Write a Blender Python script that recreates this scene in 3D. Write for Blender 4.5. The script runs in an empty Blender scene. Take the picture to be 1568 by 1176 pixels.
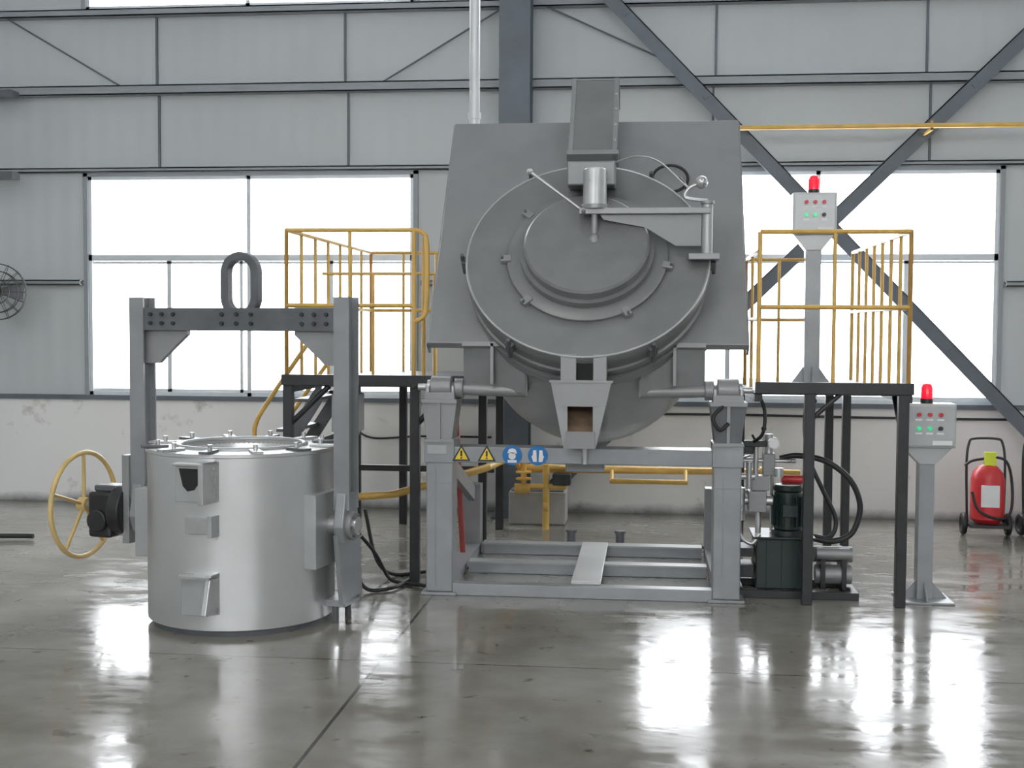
import bpy, bmesh, math, random
from mathutils import Matrix, Vector
random.seed(4)
sc = bpy.context.scene
try:
    sc.view_settings.view_transform = 'Standard'
    sc.view_settings.look = 'None'
    sc.view_settings.exposure = 0.14
    sc.view_settings.gamma = 1.05
except Exception as e:
    print(e)

# ------------------------------------------------------------------ materials
def mat(name, col, rough=0.5, metal=0.0, var=0.12, scale=6.0, bump=0.0, spec=0.5, rvar=0.1, emit=0.0, coat=0.0):
    m = bpy.data.materials.new(name); m.use_nodes = True
    nt = m.node_tree; b = nt.nodes['Principled BSDF']
    tc = nt.nodes.new('ShaderNodeTexCoord')
    n = nt.nodes.new('ShaderNodeTexNoise'); n.inputs['Scale'].default_value = scale; n.inputs['Detail'].default_value = 5
    nt.links.new(tc.outputs['Object'], n.inputs['Vector'])
    r = nt.nodes.new('ShaderNodeValToRGB')
    c1 = [max(0, c*(1-var)) for c in col]; c2 = [min(1, c*(1+var)) for c in col]
    r.color_ramp.elements[0].position = 0.3; r.color_ramp.elements[1].position = 0.7
    r.color_ramp.elements[0].color = (*c1, 1); r.color_ramp.elements[1].color = (*c2, 1)
    nt.links.new(n.outputs['Fac'], r.inputs['Fac'])
    nt.links.new(r.outputs['Color'], b.inputs['Base Color'])
    mr = nt.nodes.new('ShaderNodeMapRange')
    mr.inputs['To Min'].default_value = max(0.02, rough-rvar); mr.inputs['To Max'].default_value = min(1, rough+rvar)
    nt.links.new(n.outputs['Fac'], mr.inputs['Value']); nt.links.new(mr.outputs[0], b.inputs['Roughness'])
    b.inputs['Metallic'].default_value = metal
    b.inputs['Specular IOR Level'].default_value = spec
    if coat: b.inputs['Coat Weight'].default_value = coat
    if emit:
        b.inputs['Emission Color'].default_value = (*col, 1); b.inputs['Emission Strength'].default_value = emit
    return m

GREY  = mat('furnace_grey_paint', (0.29,0.292,0.295), 0.40, 0.3, 0.08, 3)
DRUM  = mat('drum_grey_paint', (0.215,0.217,0.22), 0.38, 0.3, 0.10, 4)
GREY2 = mat('lid_grey_paint', (0.235,0.235,0.24), 0.34, 0.35, 0.12, 4)
LGREY = mat('light_grey_paint', (0.42,0.43,0.43), 0.36, 0.35, 0.08, 5)
FRAME = mat('frame_grey_paint', (0.30,0.31,0.32), 0.34, 0.35, 0.10, 5)
DGREY = mat('dark_grey_paint', (0.115,0.12,0.13), 0.45, 0.2, 0.2, 6)
SILVER= mat('silver_aluminium_paint', (0.70,0.70,0.70), 0.34, 0.85, 0.05, 3, rvar=0.05)
SILV2 = mat('silver_fitting', (0.58,0.58,0.58), 0.3, 0.75, 0.1, 8)
STEEL = mat('blue_grey_structural_steel', (0.125,0.145,0.17), 0.5, 0.1, 0.15, 3)
GIRT  = mat('girt_grey_steel', (0.30,0.32,0.34), 0.5, 0.1, 0.08, 3)
BLACK = mat('black_paint', (0.018,0.019,0.02), 0.4, 0.0, 0.3, 8)
DARK  = mat('painted_hollow_shade', (0.012,0.012,0.012), 0.8, 0, 0.1, 8)  # near-black colour standing in for shade inside hollows
TAN   = mat('refractory_lining', (0.20,0.13,0.08), 0.9, 0, 0.3, 12)
RUBBER= mat('black_rubber', (0.015,0.015,0.016), 0.5, 0, 0.2, 8)
YEL   = mat('yellow_rail_paint', (0.66,0.40,0.09), 0.4, 0.0, 0.12, 8)
YELW  = mat('yellow_wheel_paint', (0.66,0.47,0.18), 0.4, 0.0, 0.12, 8)
YELG  = mat('yellow_gas_pipe_paint', (0.74,0.46,0.11), 0.4, 0.0, 0.12, 8)
SAFEY = mat('safety_yellow', (0.9,0.62,0.03), 0.5, 0, 0.05, 8)
TAGY  = mat('tag_yellow_green', (0.75,0.85,0.05), 0.5, 0, 0.05, 8)
SAFEB = mat('safety_blue', (0.01,0.16,0.45), 0.5, 0, 0.05, 8)
WHITE = mat('white_paint', (0.8,0.8,0.8), 0.5, 0, 0.04, 8)
RED   = mat('red_paint', (0.62,0.035,0.04), 0.35, 0, 0.12, 8)
DRED  = mat('dull_red_paint', (0.35,0.06,0.05), 0.5, 0, 0.2, 8)
BEACON= mat('red_beacon_lens', (0.9,0.01,0.03), 0.15, 0, 0.05, 8, emit=0.8)
GREENB= mat('green_lamp', (0.05,0.6,0.25), 0.2, 0, 0.05, 8, emit=0.5)
GREEN = mat('dark_green_paint', (0.008,0.020,0.017), 0.35, 0.0, 0.2, 8)
CONC  = mat('plaster_box', (0.38,0.37,0.35), 0.8, 0, 0.15, 4)
ALUF  = mat('white_aluminium_frame', (0.66,0.69,0.71), 0.4, 0.2, 0.05, 8)
PIPEW = mat('pale_duct', (0.66,0.67,0.68), 0.4, 0.2, 0.08, 5)
TREAD = mat('pale_aluminium_plate', (.56,.56,.55), .4, .3, .06, 5)

def wall_panel_mat():
    m = bpy.data.materials.new('cladding_panels'); m.use_nodes = True
    nt = m.node_tree; b = nt.nodes['Principled BSDF']; L = nt.links
    tc = nt.nodes.new('ShaderNodeTexCoord')
    n = nt.nodes.new('ShaderNodeTexNoise'); n.inputs['Scale'].default_value = 0.8; n.inputs['Detail'].default_value = 3
    L.new(tc.outputs['Object'], n.inputs['Vector'])
    r = nt.nodes.new('ShaderNodeValToRGB')
    r.color_ramp.elements[0].color = (0.52,0.545,0.555,1); r.color_ramp.elements[1].color = (0.56,0.585,0.595,1)
    r.color_ramp.elements[0].position = .3; r.color_ramp.elements[1].position = .7
    L.new(n.outputs['Fac'], r.inputs['Fac'])
    w = nt.nodes.new('ShaderNodeTexWave'); w.wave_type='BANDS'; w.bands_direction='X'; w.inputs['Scale'].default_value = 1.6
    w.inputs['Distortion'].default_value = 0
    L.new(tc.outputs['Object'], w.inputs['Vector'])
    bp = nt.nodes.new('ShaderNodeBump'); bp.inputs['Strength'].default_value = 0.18; bp.inputs['Distance'].default_value = 0.02
    L.new(w.outputs['Fac'], bp.inputs['Height']); L.new(bp.outputs[0], b.inputs['Normal'])
    L.new(r.outputs['Color'], b.inputs['Base Color']); b.inputs['Roughness'].default_value = 0.5
    return m
PANEL = wall_panel_mat()

def masonry_mat():
    m = bpy.data.materials.new('painted_masonry'); m.use_nodes = True
    nt = m.node_tree; b = nt.nodes['Principled BSDF']; L = nt.links
    tc = nt.nodes.new('ShaderNodeTexCoord')
    n = nt.nodes.new('ShaderNodeTexNoise'); n.inputs['Scale'].default_value = 2.6; n.inputs['Detail'].default_value = 8; n.inputs['Roughness'].default_value=.65
    L.new(tc.outputs['Object'], n.inputs['Vector'])
    r = nt.nodes.new('ShaderNodeValToRGB')
    r.color_ramp.elements[0].color = (0.45,0.43,0.39,1); r.color_ramp.elements[1].color = (0.86,0.85,0.83,1)
    r.color_ramp.elements[0].position = .27; r.color_ramp.elements[1].position = .40
    L.new(n.outputs['Fac'], r.inputs['Fac'])
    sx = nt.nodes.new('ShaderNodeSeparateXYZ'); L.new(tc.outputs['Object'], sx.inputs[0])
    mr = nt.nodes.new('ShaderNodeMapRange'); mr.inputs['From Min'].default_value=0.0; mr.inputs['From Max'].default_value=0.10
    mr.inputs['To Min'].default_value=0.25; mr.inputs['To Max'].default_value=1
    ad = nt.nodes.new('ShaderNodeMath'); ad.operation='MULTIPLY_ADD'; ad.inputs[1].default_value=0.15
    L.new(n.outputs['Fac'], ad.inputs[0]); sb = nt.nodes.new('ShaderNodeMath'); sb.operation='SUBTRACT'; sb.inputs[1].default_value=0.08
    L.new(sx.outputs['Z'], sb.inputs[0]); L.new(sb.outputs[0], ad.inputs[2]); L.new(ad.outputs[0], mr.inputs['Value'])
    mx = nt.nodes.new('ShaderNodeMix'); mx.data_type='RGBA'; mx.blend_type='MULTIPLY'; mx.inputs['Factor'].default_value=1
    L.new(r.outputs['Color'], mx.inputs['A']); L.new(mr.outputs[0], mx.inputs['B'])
    L.new(mx.outputs['Result'], b.inputs['Base Color']); b.inputs['Roughness'].default_value = 0.8
    return m
MASON = masonry_mat()

def floor_mat():
    m = bpy.data.materials.new('polished_concrete'); m.use_nodes = True
    nt = m.node_tree; b = nt.nodes['Principled BSDF']; L = nt.links
    N = nt.nodes.new
    def math_(op, a=None, bb=None):
        x = N('ShaderNodeMath'); x.operation = op
        for i, v in enumerate((a, bb)):
            if v is None: continue
            if isinstance(v, (int, float)): x.inputs[i].default_value = v
            else: L.new(v, x.inputs[i])
        return x.outputs[0]
    tc = N('ShaderNodeTexCoord')
    n = N('ShaderNodeTexNoise'); n.inputs['Scale'].default_value = 1.1; n.inputs['Detail'].default_value = 9; n.inputs['Roughness'].default_value=.6
    L.new(tc.outputs['Object'], n.inputs['Vector'])
    r = N('ShaderNodeValToRGB')
    r.color_ramp.elements[0].color = (0.135,0.122,0.098,1); r.color_ramp.elements[1].color = (0.27,0.255,0.225,1)
    r.color_ramp.elements[0].position = .3; r.color_ramp.elements[1].position = .7
    L.new(n.outputs['Fac'], r.inputs['Fac'])
    n3 = N('ShaderNodeTexNoise'); n3.inputs['Scale'].default_value = 6.5; n3.inputs['Detail'].default_value = 6
    L.new(tc.outputs['Object'], n3.inputs['Vector'])
    st = N('ShaderNodeMapRange'); st.inputs['From Min'].default_value=.28; st.inputs['From Max'].default_value=.36; st.inputs['To Min'].default_value=.45; st.inputs['To Max'].default_value=1
    L.new(n3.outputs['Fac'], st.inputs['Value'])
    sx = N('ShaderNodeSeparateXYZ'); L.new(tc.outputs['Object'], sx.inputs[0])
    def joint(o, off, per, w):
        a = math_('ADD', o, off+per*10+per/2)
        a = math_('MODULO', a, per)
        a = math_('SUBTRACT', a, per/2)
        a = math_('ABSOLUTE', a)
        return math_('GREATER_THAN', a, w)
    j = math_('MULTIPLY', joint(sx.outputs['X'], 1.41, 6.0, 0.009), joint(sx.outputs['Y'], -6.48, 6.0, 0.006))
    jj = math_('MULTIPLY_ADD', j, 0.8); nt.nodes[-1].inputs[2].default_value = 0.2
    f = math_('MULTIPLY', jj, st.outputs[0])
    mx = N('ShaderNodeMix'); mx.data_type='RGBA'; mx.blend_type='MULTIPLY'; mx.inputs['Factor'].default_value=1
    L.new(r.outputs['Color'], mx.inputs['A']); L.new(f, mx.inputs['B'])
    L.new(mx.outputs['Result'], b.inputs['Base Color'])
    n2 = N('ShaderNodeTexNoise'); n2.inputs['Scale'].default_value = 1.9; n2.inputs['Detail'].default_value = 12; n2.inputs['Roughness'].default_value=.75
    mp = N('ShaderNodeMapping'); mp.inputs['Scale'].default_value = (1.0, 2.4, 1); L.new(tc.outputs['Object'], mp.inputs['Vector'])
    L.new(mp.outputs[0], n2.inputs['Vector'])
    mr = N('ShaderNodeMapRange'); mr.inputs['From Min'].default_value=.42; mr.inputs['From Max'].default_value=.60
    mr.inputs['To Min'].default_value=0.085; mr.inputs['To Max'].default_value=0.25
    L.new(n2.outputs['Fac'], mr.inputs['Value'])
    L.new(mr.outputs[0], b.inputs['Roughness'])
    b.inputs['Specular IOR Level'].default_value = 0.8
    bp = N('ShaderNodeBump'); bp.inputs['Strength'].default_value=.10; bp.inputs['Distance'].default_value=.01
    n4 = N('ShaderNodeTexNoise'); n4.inputs['Scale'].default_value=7; n4.inputs['Detail'].default_value=4
    L.new(tc.outputs['Object'], n4.inputs['Vector']); L.new(n4.outputs['Fac'], bp.inputs['Height']); L.new(bp.outputs[0], b.inputs['Normal'])
    return m
FLOOR = floor_mat()

# ------------------------------------------------------------------ builders
I4 = Matrix.Identity(4)
class G:
    def __init__(s, name, loc=(0,0,0), rz=0.0):
        s.e = bpy.data.objects.new(name, None); s.e.empty_display_size = .1
        s.e.location = loc; s.e.rotation_euler = (0,0,math.radians(rz))
        sc.collection.objects.link(s.e)

def finish(bm, g, name, m, T=I4, bevel=0.0, smooth=False):
    bmesh.ops.transform(bm, matrix=T, verts=bm.verts)
    bmesh.ops.recalc_face_normals(bm, faces=bm.faces)
    me = bpy.data.meshes.new(name); bm.to_mesh(me); bm.free()
    if smooth:
        for p in me.polygons: p.use_smooth = True
        me.set_sharp_from_angle(angle=math.radians(38))
    for mm in (m if isinstance(m, (list, tuple)) else [m]): me.materials.append(mm)
    o = bpy.data.objects.new(name, me); sc.collection.objects.link(o)
    if g: o.parent = g.e
    if bevel:
        md = o.modifiers.new('bevel', 'BEVEL'); md.width = bevel; md.segments = 2; md.limit_method='ANGLE'
    return o

def addbox(bm, lo, hi, mi=0):
    r = bmesh.ops.create_cube(bm, size=1)
    c = [(a+b)/2 for a, b in zip(lo, hi)]; s = [abs(b-a) for a, b in zip(lo, hi)]
    for v in r['verts']: v.co = Vector((v.co.x*s[0]+c[0], v.co.y*s[1]+c[1], v.co.z*s[2]+c[2]))
    fs = set(f for v in r['verts'] for f in v.link_faces)
    for f in fs: f.material_index = mi

def box(g, name, lo, hi, m, T=I4, bevel=0.004):
    bm = bmesh.new(); addbox(bm, lo, hi); return finish(bm, g, name, m, T, bevel)
def boxes(g, name, lst, m, T=I4, bevel=0.0):
    bm = bmesh.new()
    for it in lst: addbox(bm, it[0], it[1], it[2] if len(it) > 2 else 0)
    return finish(bm, g, name, m, T, bevel)

def addcyl(bm, p1, p2, r, r2=None, seg=24, caps=True):
    p1 = Vector(p1); p2 = Vector(p2); d = p2-p1
    q = d.to_track_quat('Z', 'Y').to_matrix().to_4x4()
    bmesh.ops.create_cone(bm, cap_ends=caps, segments=seg, radius1=r, radius2=r if r2 is None else r2, depth=d.length,
                          matrix=Matrix.Translation((p1+p2)/2) @ q)
def cyl(g, name, p1, p2, r, m, r2=None, T=I4, seg=32, bevel=0.0):
    bm = bmesh.new(); addcyl(bm, p1, p2, r, r2, seg); return finish(bm, g, name, m, T, bevel, True)
def cyls(g, name, lst, m, T=I4, seg=16):
    bm = bmesh.new()
    for it in lst: addcyl(bm, it[0], it[1], it[2], it[3] if len(it) > 3 else None, seg)
    return finish(bm, g, name, m, T, 0, True)
def poly(g, name, pts, ext, m, T=I4, bevel=0.0):
    bm = bmesh.new(); vs = [bm.verts.new(p) for p in pts]; f = bm.faces.new(vs)
    r = bmesh.ops.extrude_face_region(bm, geom=[f])
    for v in r['geom']:
        if isinstance(v, bmesh.types.BMVert): v.co += Vector(ext)
    return finish(bm, g, name, m, T, bevel)
def lathe(g, name, prof, m, T=I4, seg=72, bevel=0):
    bm = bmesh.new(); rings = []
    for r, z in prof:
        if r < 1e-5: rings.append([bm.verts.new((0,0,z))]); continue
        rings.append([bm.verts.new((r*math.cos(2*math.pi*i/seg), r*math.sin(2*math.pi*i/seg), z)) for i in range(seg)])
    for a, b in zip(rings, rings[1:]):
        for i in range(seg):
            j = (i+1) % seg
            if len(a) == 1 and len(b) == 1: continue
            if len(a) == 1: bm.faces.new((a[0], b[i], b[j]))
            elif len(b) == 1: bm.faces.new((a[i], b[0], a[j]))
            else: bm.faces.new((a[i], b[i], b[j], a[j]))
    return finish(bm, g, name, m, T, bevel, True)
def torus(g, name, R, r, m, T=I4, sx=1.0, sy=1.0, seg=48, rs=12):
    bm = bmesh.new(); vs = []
    for i in range(seg):
        a = 2*math.pi*i/seg; row = []
        for j in range(rs):
            t = 2*math.pi*j/rs; q = R + r*math.cos(t)
            row.append(bm.verts.new((q*math.cos(a)*sx, q*math.sin(a)*sy, r*math.sin(t))))
        vs.append(row)
    for i in range(seg):
        for j in range(rs):
            bm.faces.new((vs[i][j], vs[(i+1)%seg][j], vs[(i+1)%seg][(j+1)%rs], vs[i][(j+1)%rs]))
    return finish(bm, g, name, m, T, 0, True)
def tube(g, name, pts, r, m, smooth=True, T=I4):
    P = [Vector(p) for p in pts]
    if smooth and len(P) > 2:
        Q = []
        ext = [P[0]*2-P[1]] + P + [P[-1]*2-P[-2]]
        for i in range(1, len(ext)-2):
            a, b, c, d = ext[i-1:i+3]
            for k in range(8):
                t = k/8
                Q.append(0.5*((2*b)+(c-a)*t+(2*a-5*b+4*c-d)*t*t+(3*b-a-3*c+d)*t**3))
        Q.append(P[-1]); P = Q
    bm = bmesh.new(); n = 12; rings = []
    up = None
    for i, p in enumerate(P):
        d = (P[min(i+1, len(P)-1)]-P[max(i-1, 0)])
        if d.length < 1e-9: d = Vector((0,0,1))
        if not smooth and 0 < i < len(P)-1:
            d = (P[i+1]-P[i]).normalized()+(P[i]-P[i-1]).normalized()
        d.normalize()
        if up is None:
            up = d.orthogonal().normalized()
        up = (up - d*up.dot(d))
        if up.length < 1e-4: up = d.orthogonal()
        up.normalize(); s = d.cross(up)
        k = 1.0
        if not smooth and 0 < i < len(P)-1:
            k = 1/max(.6, (P[i]-P[i-1]).normalized().dot(d))
        rings.append([bm.verts.new(p + (up*math.cos(2*math.pi*j/n) + s*math.sin(2*math.pi*j/n))*r*k) for j in range(n)])
    for a, b in zip(rings, rings[1:]):
        for j in range(n): bm.faces.new((a[j], a[(j+1)%n], b[(j+1)%n], b[j]))
    bm.faces.new(rings[0]); bm.faces.new(rings[-1])
    return finish(bm, g, name, m, T, 0, True)
def sphere(g, name, c, r, m, sz=1.0, T=I4):
    bm = bmesh.new(); bmesh.ops.create_uvsphere(bm, u_segments=24, v_segments=14, radius=r)
    for v in bm.verts: v.co = Vector((v.co.x, v.co.y, v.co.z*sz)) + Vector(c)
    return finish(bm, g, name, m, T, 0, True)
def RX(a): return Matrix.Rotation(math.radians(a), 4, 'X')
def RY(a): return Matrix.Rotation(math.radians(a), 4, 'Y')
def RZ(a): return Matrix.Rotation(math.radians(a), 4, 'Z')
def TR(*p): return Matrix.Translation(p)

# ------------------------------------------------------------------ room shell
X0, X1, YB, YF, H = -9.0, 10.0, 12.0, -8.0, 8.0
box(None, 'floor', (X0, YF, -0.15), (X1, YB+0.25, 0.0), FLOOR, bevel=0)
box(None, 'ceiling', (X0, YF, H), (X1, YB+0.25, H+0.15), PANEL, bevel=0)
box(None, 'wall_left', (X0-0.2, YF, 0), (X0, YB+0.25, H), PANEL, bevel=0)  # unseen wall, set closer in to darken the left side
box(None, 'wall_right', (X1, YF, 0), (X1+0.2, YB+0.25, H), PANEL, bevel=0)
WL = (-5.60, -2.28); WR = (-0.06, 3.24); WFR = (5.6, 8.6)
ZS, ZH = 1.09, 3.28
TS, TH = 4.93, 6.6
def wall_with_windows(name, y0, y1, wins, mats, zs, zm):
    lst = []
    lst.append(((X0, y0, 0), (X1, y1+0.12, zs-0.02), 1))
    xs = sorted(wins)
    for (z0, z1, solid) in zm:
        if solid: lst.append(((X0, y0+.02, z0), (X1, y1, z1))); continue
        cur = X0
        for a, b in xs:
            lst.append(((cur, y0+.02, z0), (a, y1, z1))); cur = b
        lst.append(((cur, y0+.02, z0), (X1, y1, z1)))
    return boxes(None, name, lst, mats)
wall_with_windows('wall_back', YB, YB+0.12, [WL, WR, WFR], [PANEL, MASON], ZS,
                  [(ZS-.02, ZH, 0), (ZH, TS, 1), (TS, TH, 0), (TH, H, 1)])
boxes(None, 'wall_front', [((X0, YF-.2, 0), (X1, YF, 3.4), 1), ((X0, YF-.2, 6.3), (X1, YF, H)),  # unseen wall behind camera; openings put in and sized for front light
      ((X0, YF-.2, 3.4), (-7, YF, 6.3)), ((-4.0, YF-.2, 3.4), (-2.0, YF, 6.3)), ((1.2, YF-.2, 3.4), (3.5, YF, 6.3)), ((6.5, YF-.2, 3.4), (X1, YF, 6.3))], [PANEL, MASON])

def window(name, a, b, z0, z1, lower=True):
    g = G(name, ((a+b)/2, YB, 0)); w = (b-a)/2; f = 0.035; y0, y1 = 0.01, 0.08
    L = [((-w, y0, z0), (-w+f, y1, z1)), ((w-f, y0, z0), (w, y1, z1)), ((-w, y0, z0), (w, y1, z0+f)), ((-w, y0, z1-f), (w, y1, z1)),
         ((-.02, y0, z0), (.02, y1, z1))]
    zt = 2.47 if lower else (z0+z1)/2
    L.append(((-w, y0, zt-.03), (w, y1, zt+.03)))
    boxes(g, 'frame', L, ALUF)
    if lower:
        S = []
        for x in (-w/2, w/2):
            S.append(((x-.022, y0+.02, z0+f), (x+.022, y1-.02, zt)))
        for (p, q) in ((-w+f, -w/2), (-w/2, 0), (0, w/2), (w/2, w-f)):
            S.append(((p, .03, z0+f), (q, .06, z0+f+.03))); S.append(((p, .03, zt-.06), (q, .06, zt-.035)))
        S.append(((-.10, .03, z0+f), (-.07, .06, zt)))
        boxes(g, 'sliding_sashes', S, ALUF)
    boxes(g, 'jamb_flashing', [((-w-.045, -.012, z0-.03), (-w, .03, z1+.04)), ((w, -.012, z0-.03), (w+.045, .03, z1+.04)), ((-w-.045, -.012, z1), (w+.045, .03, z1+.035))], GIRT)
for i, (a, b) in enumerate([WL, WR, WFR]):
    window('window_%d' % (2*i+1), a, b, ZS, ZH, True)
    window('window_%d' % (2*i+2), a, b, TS, TH, False)

boxes(None, 'trim_1', [((X0, YB-.04, ZS-.045), (X1, YB+.03, ZS))], STEEL)
def girt(name, x0, x1, z, d=.10, h=.07):
    boxes(None, name, [((x0, YB-d, z+h/2-.012), (x1, YB+.02, z+h/2)), ((x0, YB-d, z-h/2), (x1, YB-d+.012, z+h/2)), ((x0, YB-d, z-h/2), (x1, YB+.02, z-h/2+.01))], GIRT)
girt('trim_2', X0, X1, 4.12, .10, .09); girt('trim_3', X0, -1.5, 3.34, .05, .045); girt('trim_4', -1.0, X1, 3.34, .05, .045)
girt('trim_5', X0, X1, 4.88, .10, .07)
girt('trim_6', -7.1, -5.66, 2.22, .07, .05); girt('trim_7', -2.2, -1.42, 2.22, .07, .05); girt('trim_8', 3.3, 4.6, 2.22, .07, .05)
boxes(None, 'trim_9', [((x-.010, YB-.005, z0), (x+.010, YB+.03, z1)) for x, z0, z1 in
      [(-4.87, 4.16, 4.85), (-4.85, 3.37, 4.08), (-2.96, 4.16, 4.85), (-2.93, 3.37, 4.08), (.62, 4.16, 4.85), (.6, 3.37, 4.08), (2.56, 4.16, 4.85), (2.6, 3.37, 4.08)]], STEEL)

def column(x):
    g = G('steel_column', (x, YB-.28, 0))
    boxes(g, 'h_section', [((-.145, -.15, 0), (.145, -.135, H)), ((-.145, .135, 0), (.145, .15, H)), ((-.007, -.14, 0), (.007, .14, H))], STEEL)
    box(g, 'base_plate', (-.2, -.2, 0), (.2, .2, .02), STEEL)
    boxes(g, 'gusset_plates', [((-.13, -.13, z), (.13, .13, z+.012)) for z in (3.3, 4.1, 4.9)], STEEL)
for x in (-7.25, -1.25, 4.75): column(x)

def brace(name, p, q, y):
    g = G(name); p = Vector(p); q = Vector(q)
    ang = math.atan2(q.z-p.z, q.x-p.x); Ln = (q-p).length
    T = TR(p.x, y, p.z) @ Matrix.Rotation(-ang, 4, 'Y')
    boxes(g, 'angle_section', [((0, 0, -.065), (Ln, .01, .065)), ((0, 0, .055), (Ln, .07, .065))], STEEL, T)
    boxes(g, 'gusset_bolts', [((k, -.012, -.02), (k+.04, 0, .02)) for k in [Ln*i/7 for i in range(1, 7)]], STEEL, T)
brace('diagonal_brace', (-1.0, 0, 5.50), (4.25, 0, .05), YB-.30)
brace('diagonal_brace', (-1.0, 0, .15), (4.5, 0, 5.55), YB-.20)
g = G('sag_rod'); cyls(g, 'tie_rods', [((-6.4, YB-.05, 4.85), (-5.2, YB-.05, 4.15), .009), ((-1.4, YB-.05, 4.85), (-2.6, YB-.05, 4.15), .009), ((-1.0, YB-.05, 4.86), (.2, YB-.05, 4.3), .009)], STEEL)
g = G('wall_bracket', (-7.0, YB-.3, 0))
boxes(g, 'stub_beams', [((0, -.1, 4.02), (.82, .05, 4.08)), ((0, -.1, 3.22), (.82, .05, 3.29)), ((0, -.1, 2.18), (.2, .05, 2.24))], DGREY)

g = G('gas_pipe_yellow', (0, 0, 0)); yp = YB-.50
tube(g, 'pipe_run', [(-.35, yp, 3.45), (-.35, yp, 3.61), (9.5, yp, 3.61)], .023, YELG, smooth=False)
boxes(g, 'pipe_brackets', [((x-.012, yp-.03, 3.565), (x+.012, YB-.02, 3.585)) for x in (2.5, 6.5)] + [((x-.01, yp-.03, 3.57), (x+.01, yp-.024, 3.65)) for x in (2.5, 6.5)], YELG)
g = G('vent_duct')
tube(g, 'riser', [(-.9, 9.55, 2.1), (-1.2, 9.58, 2.2), (-1.345, 9.6, 2.5), (-1.345, 9.6, 3.0), (-1.345, 9.6, 8.0)], .042, PIPEW)
cyls(g, 'couplings', [((-1.345, 9.6, z), (-1.345, 9.6, z+.05), .05) for z in (3.4, 4.6, 6.0)], PIPEW)

# ------------------------------------------------------------------ tilting furnace
F = G('tilting_furnace', (-.42, 8.24, 0))
for nm, s in (('left', -1), ('right', 1)):
    x = s*.95
    boxes(F, 'leg_'+nm, [((x-.09, -.09, .02), (x+.09, .11, .90))], FRAME, bevel=.008)
    boxes(F, 'leg_seam_'+nm, [((x-.03, -.094, .06), (x-.022, -.089, .86)), ((x-.085, -.095, .75), (x+.085, -.089, .755))], GREY)
    box(F, 'leg_flange_'+nm, (x-.1*1.0, -.1, .89), (x+.1, .12, 1.04), FRAME)
    box(F, 'foot_plate_'+nm, (x-.12, -.11, 0), (x+.12, .13, .02), FRAME)
    poly(F, 'pedestal_'+nm, [(x-.12*1, -.1, 1.31), (x+.12, -.1, 1.31), (x+.085, -.1, 1.04), (x-.085, -.1, 1.04)], (0, .22, 0), GREY if s < 0 else DGREY, bevel=.004)
    boxes(F, 'pedestal_ribs_'+nm, [((x-.12, -.125, 1.29), (x+.12, .15, 1.315)), ((x-.01, -.12, 1.05), (x+.01, -.1, 1.29)), ((x-.1, -.12, 1.03), (x+.1, .14, 1.05))], GREY)
    boxes(F, 'rear_leg_'+nm, [((x-.07, 1.45, .0), (x+.07, 1.6, .55))], FRAME, bevel=.005)
    poly(F, 'side_strut_'+nm, [(x-.02, .1, .96), (x-.02, .1, .84), (x-.02, 1.45, .42), (x-.02, 1.45, .54)], (.05, 0, 0), FRAME)
boxes(F, 'main_beam', [((-.85, -.1, .895), (.85, .1, 1.0))], FRAME, bevel=.006)
boxes(F, 'base_frame', [((-.86, -.09, 0), (.86, .01, .08)), ((-.86, .68, .0), (.86, .76, .08)), ((-.86, 1.45, 0), (.86, 1.55, .08)),
      ((-1.0, .1, 0), (-.88, 1.5, .08)), ((.88, .1, 0), (1.0, 1.5, .08))], FRAME, bevel=.004)
boxes(F, 'base_frame_lips', [((-.86, .66, .078), (.86, .78, .09)), ((-.86, 1.43, .078), (.86, 1.57, .09))], LGREY)
box(F, 'tread_plate', (-.07, -.02, .08), (.13, 1.5, .105), TREAD)
cyls(F, 'anchor_studs', [((-.17, 1.68, 0), (-.17, 1.68, .15), .035), ((.22, 1.68, 0), (.22, 1.68, .15), .035), ((-.17, 1.68, .15), (-.17, 1.68, .17), .045), ((.22, 1.68, .15), (.22, 1.68, .17), .045)], DGREY)
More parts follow.
